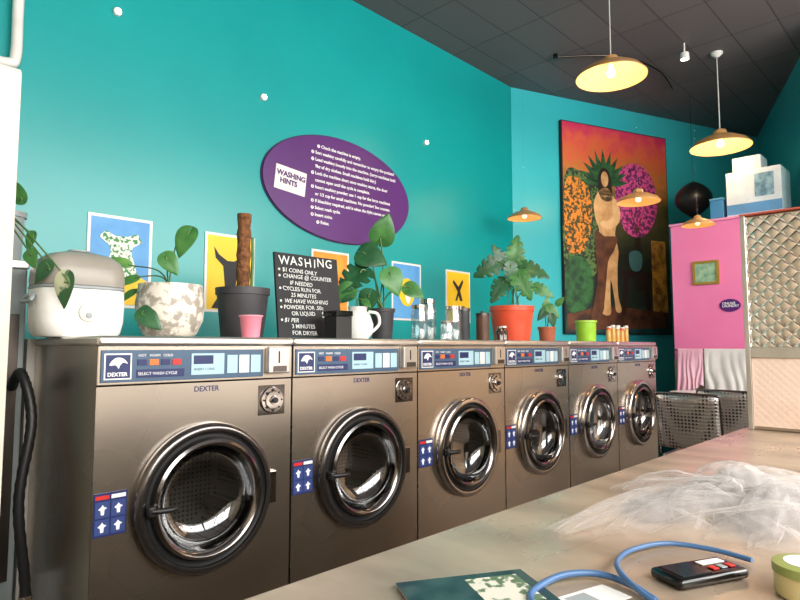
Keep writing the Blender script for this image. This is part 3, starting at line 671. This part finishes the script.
# chairs
weave=perf_mat('perforated_aluminium',(190,184,180),(60,56,56),50,.28,.38,.3,.8,.4,0)
def chair():
    c=thing('cafe_chair',(0,0,0),'aluminium cafe chair with woven metal backrest','chair','aluminium cafe chairs')
    w=.172; top=.805
    bm=bmesh.new(); n=12; g=[]
    for i in range(n+1):
        a=(i/n-.5)*2; col=[]
        for k in range(9):
            z=.49+(top-.49)*k/8; zz=z-(.012*a**6 if k==8 else 0)
            col.append(bm.verts.new((.035*a*a-.02-.03*(k/8),a*w,zz)))
        g.append(col)
    for A_,B_ in zip(g,g[1:]):
        for k in range(8): bm.faces.new([A_[k],B_[k],B_[k+1],A_[k+1]])
    b=mk('backrest',bm,weave,c,True,0,None,80); sm=b.modifiers.new('t','SOLIDIFY'); sm.thickness=.006
    W=w+.006
    tube('back_frame',spline([(.03,-W,.44),(.022,-W,.6),(-.005,-W,.74),(-.014,-W+.004,.795),(-.022,-W+.02,.808),(-.048,-.07,.812),(-.05,0,.813),(-.048,.07,.812),(-.022,W-.02,.808),(-.014,W-.004,.795),(-.005,W,.74),(.022,W,.6),(.03,W,.44)],6),.007,rimm,c,10)
    box('seat',(.02,-.165,.425),(.33,.165,.441),weave,c,.008,smooth=True)
    for sx_,sy in ((.04,-.155),(.04,.155),(.31,-.155),(.31,.155)):
        tube('leg',[(sx_,sy,.4245),(sx_+(.02 if sx_>.2 else -.02),sy*1.04,0.0)],.010,chrome,c,10)
    return c
c0=chair(); c0.location=(3.10,-.56,0)
c1=copy_tree(c0); c1.location=(3.50,-.665,0); c0['label']='aluminium cafe chair with woven backrest beside the counter end'; c1['label']='aluminium cafe chair with woven backrest beside the round table'

# ---------------------------------------------------------------- counter and cabinet
ct=thing('counter',(-1.2,-1.09,0),'long worn metal service counter facing the washing machines','counter')
box('worktop',(0,-.62,.715),(3.75,0,.75),ctop,ct,.005,smooth=True)
box('counter_front',(.02,-.05,.0),(3.7,-.03,.7148),M('counter_panel',(150,134,118),.5),ct); box('counter_end',(3.68,-.6,0),(3.70,-.0501,.7148),steel_d,ct); box('counter_end',(.02,-.6,0),(.04,-.0501,.7148),steel_d,ct)
fc=thing('food_cabinet',(2.15,-1.62,.751),'embossed stainless display cabinet standing on the counter','cabinet')
tread=quilt_mat('quilted_stainless',(250,248,246),(232,222,214),pi/.055,.12,.5)
tan=quilt_mat('pale_embossed_panel',(240,214,196),(232,196,176),pi/.03,.4,.2,.1)
box('cabinet_body',(.012,.01,0),(.38,.49,.88),steel,fc,.003)
box('upper_panel',(0,.02,.336),(.0115,.48,.87),tread,fc); box('lower_panel',(0,.02,.015),(.0115,.48,.29),tan,fc)
for a,b in (((-.008,.0,0),(.012,.019,.88)),((-.008,.481,0),(.012,.5,.88)),((-.008,.0191,.291),(.011,.4809,.335))): box('frame_rail',a,b,steel_b,fc,.002)
box('top_trim',(-.01,-.002,.8801),(.385,.502,.888),M('rust_trim',(190,90,70),.4),fc,.002)

# tulle: a heap of gathered see-through ruffles
def tulle():
    m=bpy.data.materials.new('white_tulle'); m.use_nodes=True; nt=m.node_tree;N=nt.nodes;L=nt.links
    for n in list(N):
        if n.type!='OUTPUT_MATERIAL': N.remove(n)
    out=[n for n in N if n.type=='OUTPUT_MATERIAL'][0]
    t=N.new('ShaderNodeBsdfTransparent'); d=N.new('ShaderNodeBsdfDiffuse'); d.inputs[0].default_value=(.84,.79,.76,1); tr=N.new('ShaderNodeBsdfTranslucent'); tr.inputs[0].default_value=(.84,.79,.76,1)
    m1=N.new('ShaderNodeMixShader'); m1.inputs[0].default_value=.5; L.new(d.outputs[0],m1.inputs[1]);L.new(tr.outputs[0],m1.inputs[2])
    lw=N.new('ShaderNodeLayerWeight'); lw.inputs[0].default_value=.5; pwn=N.new('ShaderNodeMath'); pwn.operation='POWER'; pwn.inputs[1].default_value=3.2
    ma=N.new('ShaderNodeMath'); ma.operation='MULTIPLY_ADD'; ma.inputs[1].default_value=.62; ma.inputs[2].default_value=.085; ma.use_clamp=True
    L.new(lw.outputs['Facing'],pwn.inputs[0]); L.new(pwn.outputs[0],ma.inputs[0]); m2=N.new('ShaderNodeMixShader'); L.new(ma.outputs[0],m2.inputs[0]);L.new(t.outputs[0],m2.inputs[1]);L.new(m1.outputs[0],m2.inputs[2]);L.new(m2.outputs[0],out.inputs[0])
    v=thing('tulle_veil',(.86,-1.44,.7515),'loose heap of sheer white tulle netting on the counter','fabric')
    rnd=random.Random(11)
    def ruffle(bm,p0,p1,wd,h,sd,bend):
        p0=Vector((*p0,0));p1=Vector((*p1,0)); d=p1-p0; Ln=d.length; d.normalize(); s=Vector((-d.y,d.x,0)); nu,nv=60,26; g=[]
        for i in range(nu+1):
            t=i/nu; c=p0+d*Ln*t+s*bend*math.sin(pi*t)
            env=abs(math.sin(pi*(.03+.94*t)))**.55
            ww=wd*(.35+.65*env)*(1+.18*noise.noise(Vector((t*3,sd,3)))); hh=h*env*(1+.25*noise.noise(Vector((t*3.5,sd,7))))
            row=[]
            for k in range(nv+1):
                a=pi*k/nv
                ripple=1+.07*noise.noise(Vector((t*4,a*1.2,sd)))+.05*math.sin(a*11+t*5+sd)
                off=-math.cos(a)*ww/2*ripple; z=abs(math.sin(a))**.85*hh*ripple
                pz=c+s*off+d*.006*noise.noise(Vector((t*5,a*2,sd+5)))
                row.append(bm.verts.new((pz.x,pz.y,max(.001+.0004*(sd%5),z))))
            g.append(row)
        for A_,B_ in zip(g,g[1:]):
            for k in range(nv): bm.faces.new([A_[k],B_[k],B_[k+1],A_[k+1]])
    sets=[[],[],[]]
    for i in range(38):
        cx=rnd.uniform(-.22,.26); cy=rnd.uniform(-.14,.13)*(1-.35*abs(cx)/.3); an=rnd.gauss(-.12,.38); ln=rnd.uniform(.22,.46)
        ln=min(ln,2*(.38-abs(cx))+.1)
        p0=(cx-math.cos(an)*ln/2,cy-math.sin(an)*ln/2); p1=(cx+math.cos(an)*ln/2,cy+math.sin(an)*ln/2)
        sets[i%3].append((p0,p1,rnd.uniform(.05,.15),rnd.uniform(.015,.062)*(1-.9*abs(cx)),i*1.73,rnd.uniform(-.07,.07)))
    sets[0].append(((-.50,.19),(-.05,.06),.08,.022,3.3,.03)); sets[1].append(((-.46,.15),(-.0,.1),.09,.03,8.1,-.02)); sets[2].append(((-.49,.18),(.02,.14),.05,.03,5.1,.01)); sets[0].append(((-.42,.11),(-.02,.0),.08,.026,6.3,.02))
    for st in sets:
        bm=bmesh.new()
        for a in st: ruffle(bm,*a)
        mk('netting_layer',bm,m,v,True,0,None,180)
tulle()
blue=M('blue_cable',(66,104,148),.4)
cz=.7575
c=thing('cable',(.22,-1.45,cz),'blue charging cable curling over the counter','cable')
def rel(l,o=(.22,-1.45,cz)): return [(a-o[0],b-o[1],zz-o[2]) for a,b,zz in l]
tube('cable_run',spline(rel([(.03,-1.435,cz),(.075,-1.38,cz+.0),(.12,-1.366,cz+.0),(.174,-1.374,cz+.003),(.214,-1.404,cz+.002),(.216,-1.450,cz+.0),(.185,-1.50,cz)]),8),.005,blue,c,8)
tube('cable_plug',rel([(.0,-1.47,cz),(.03,-1.435,cz)]),.0065,black,c,8)
c=thing('cable',(.3,-1.45,cz),'blue cable looped beside the black device','cable')
o3=(.3,-1.45,cz)
tube('cable_run',spline(rel([(.15,-1.54,cz),(.18,-1.48,cz+.009),(.22,-1.435,cz+.014),(.29,-1.405,cz+.006),(.36,-1.40,cz+.002),(.43,-1.425,cz),(.45,-1.49,cz),(.44,-1.55,cz)],o3),8),.0042,blue,c,8)
tube('cable_plug',rel([(.135,-1.56,cz),(.15,-1.54,cz)],o3),.006,black,c,8)
dv=thing('card_reader',(.325,-1.51,.7515),'black handheld device with red and white markings','device',rotz=-25)
box('casing',(-.066,-.03,0),(.066,.03,.015),blackg,dv,.006,smooth=True); box('screen',(-.054,-.022,.0152),(.0,.022,.0163),M('dark_screen',(40,46,52),.1),dv)
for i in range(3): box('button',(.010+i*.016,-.017,.0152),(.021+i*.016,-.004,.0172),(red,grey,red)[i],dv,.001)
box('label_strip',(.010,.004,.0152),(.054,.018,.0162),white,dv)
jr=thing('lidded_tin',(.36,-1.64,.7515),'small round tin with yellow-green lid','tin')
lathe('tin_body',[(0,0),(.04,0),(.042,.003),(.042,.03)],M('tin_cream',(220,205,150),.4),jr,32); lathe('tin_lid',[(.042,.0301),(.044,.0301),(.044,.042),(.038,.044),(0,.044)],M('tin_lid_green',(150,160,90),.35),jr,32); lathe('tin_label',[(0,.0446),(.03,.0446)],white,jr,28)
mg=thing('magazine',(.045,-1.315,.7515),'dark glossy magazine with pale picture lying on counter','magazine',rotz=-30)
box('magazine_pages',(-.095,-.06,0),(.095,.06,.004),white,mg); box('magazine_cover',(-.097,-.062,.0041),(.097,.062,.0052),M('magazine_print',(34,40,48),.2,0,(56,70,70),30),mg)
box('cover_picture',(.0,-.045,.0053),(.08,.045,.0056),M('magazine_picture',(210,205,190),.3,0,(90,110,80),60,ramp=(.45,.5)),mg)
cd_=thing('card',(.15,-1.432,.7515),'small white printed card lying on the counter','card',rotz=-15)
box('card_stock',(-.045,-.025,0),(.045,.025,.0012),white,cd_); box('card_print',(-.038,-.018,.00125),(.0,.018,.0015),grey,cd_)

# ---------------------------------------------------------------- light, world, camera
Wd=bpy.data.worlds.new('world'); S.world=Wd; Wd.use_nodes=True; nt=Wd.node_tree;N=nt.nodes;L=nt.links
bg=N['Background']; tc=N.new('ShaderNodeTexCoord'); sx=N.new('ShaderNodeSeparateXYZ'); mr=N.new('ShaderNodeMapRange'); mr.inputs[1].default_value=-1; mr.inputs[2].default_value=1
cr=N.new('ShaderNodeValToRGB'); R=cr.color_ramp
R.elements[0].position=.3; R.elements[0].color=(.16,.14,.12,1); R.elements[1].position=.8; R.elements[1].color=(.98,1,1.0,1)
e1=R.elements.new(.47); e1.color=(.32,.26,.21,1); e2=R.elements.new(.56); e2.color=(.86,.76,.66,1)
L.new(tc.outputs['Generated'],sx.inputs[0])
mp=N.new('ShaderNodeMapping'); mp.inputs['Scale'].default_value=(7,7,1.6); L.new(tc.outputs['Generated'],mp.inputs[0])
nz=N.new('ShaderNodeTexNoise'); nz.inputs['Scale'].default_value=1.6; nz.inputs['Detail'].default_value=3; L.new(mp.outputs[0],nz.inputs['Vector'])
L.new(sx.outputs['Z'],mr.inputs[0])
ad=N.new('ShaderNodeMath'); ad.operation='MULTIPLY_ADD'; ad.inputs[1].default_value=.34; L.new(nz.outputs['Fac'],ad.inputs[0])
sb=N.new('ShaderNodeMath'); sb.operation='SUBTRACT'; sb.inputs[1].default_value=.17; L.new(mr.outputs[0],sb.inputs[0]); L.new(sb.outputs[0],ad.inputs[2])
L.new(ad.outputs[0],cr.inputs[0]);L.new(cr.outputs[0],bg.inputs[0]); bg.inputs[1].default_value=2.1
def area(name,loc,target,sx_,sy_,pw_,col=(1,1,1)):
    l=bpy.data.lights.new(name,'AREA'); l.shape='RECTANGLE'; l.size=sx_; l.size_y=sy_; l.energy=pw_; l.color=col
    o=bpy.data.objects.new(name,l); COL.objects.link(o); o.location=loc
    o.rotation_euler=(Vector(target)-Vector(loc)).to_track_quat('-Z','Y').to_euler(); return o
area('window_daylight',(1.4,-3.3,2.35),(1.6,1.0,1.6),5.6,1.5,300,(1,.98,.95))
cam=bpy.data.cameras.new('camera'); co=bpy.data.objects.new('camera',cam); COL.objects.link(co); S.camera=co
co.location=(-.632,-1.826,1.09); co.rotation_euler=(math.radians(94.38),0,math.radians(-45.9)); cam.lens=27; cam.sensor_width=36; cam.clip_start=.02
S.view_settings.view_transform='Standard'; S.view_settings.look='None'
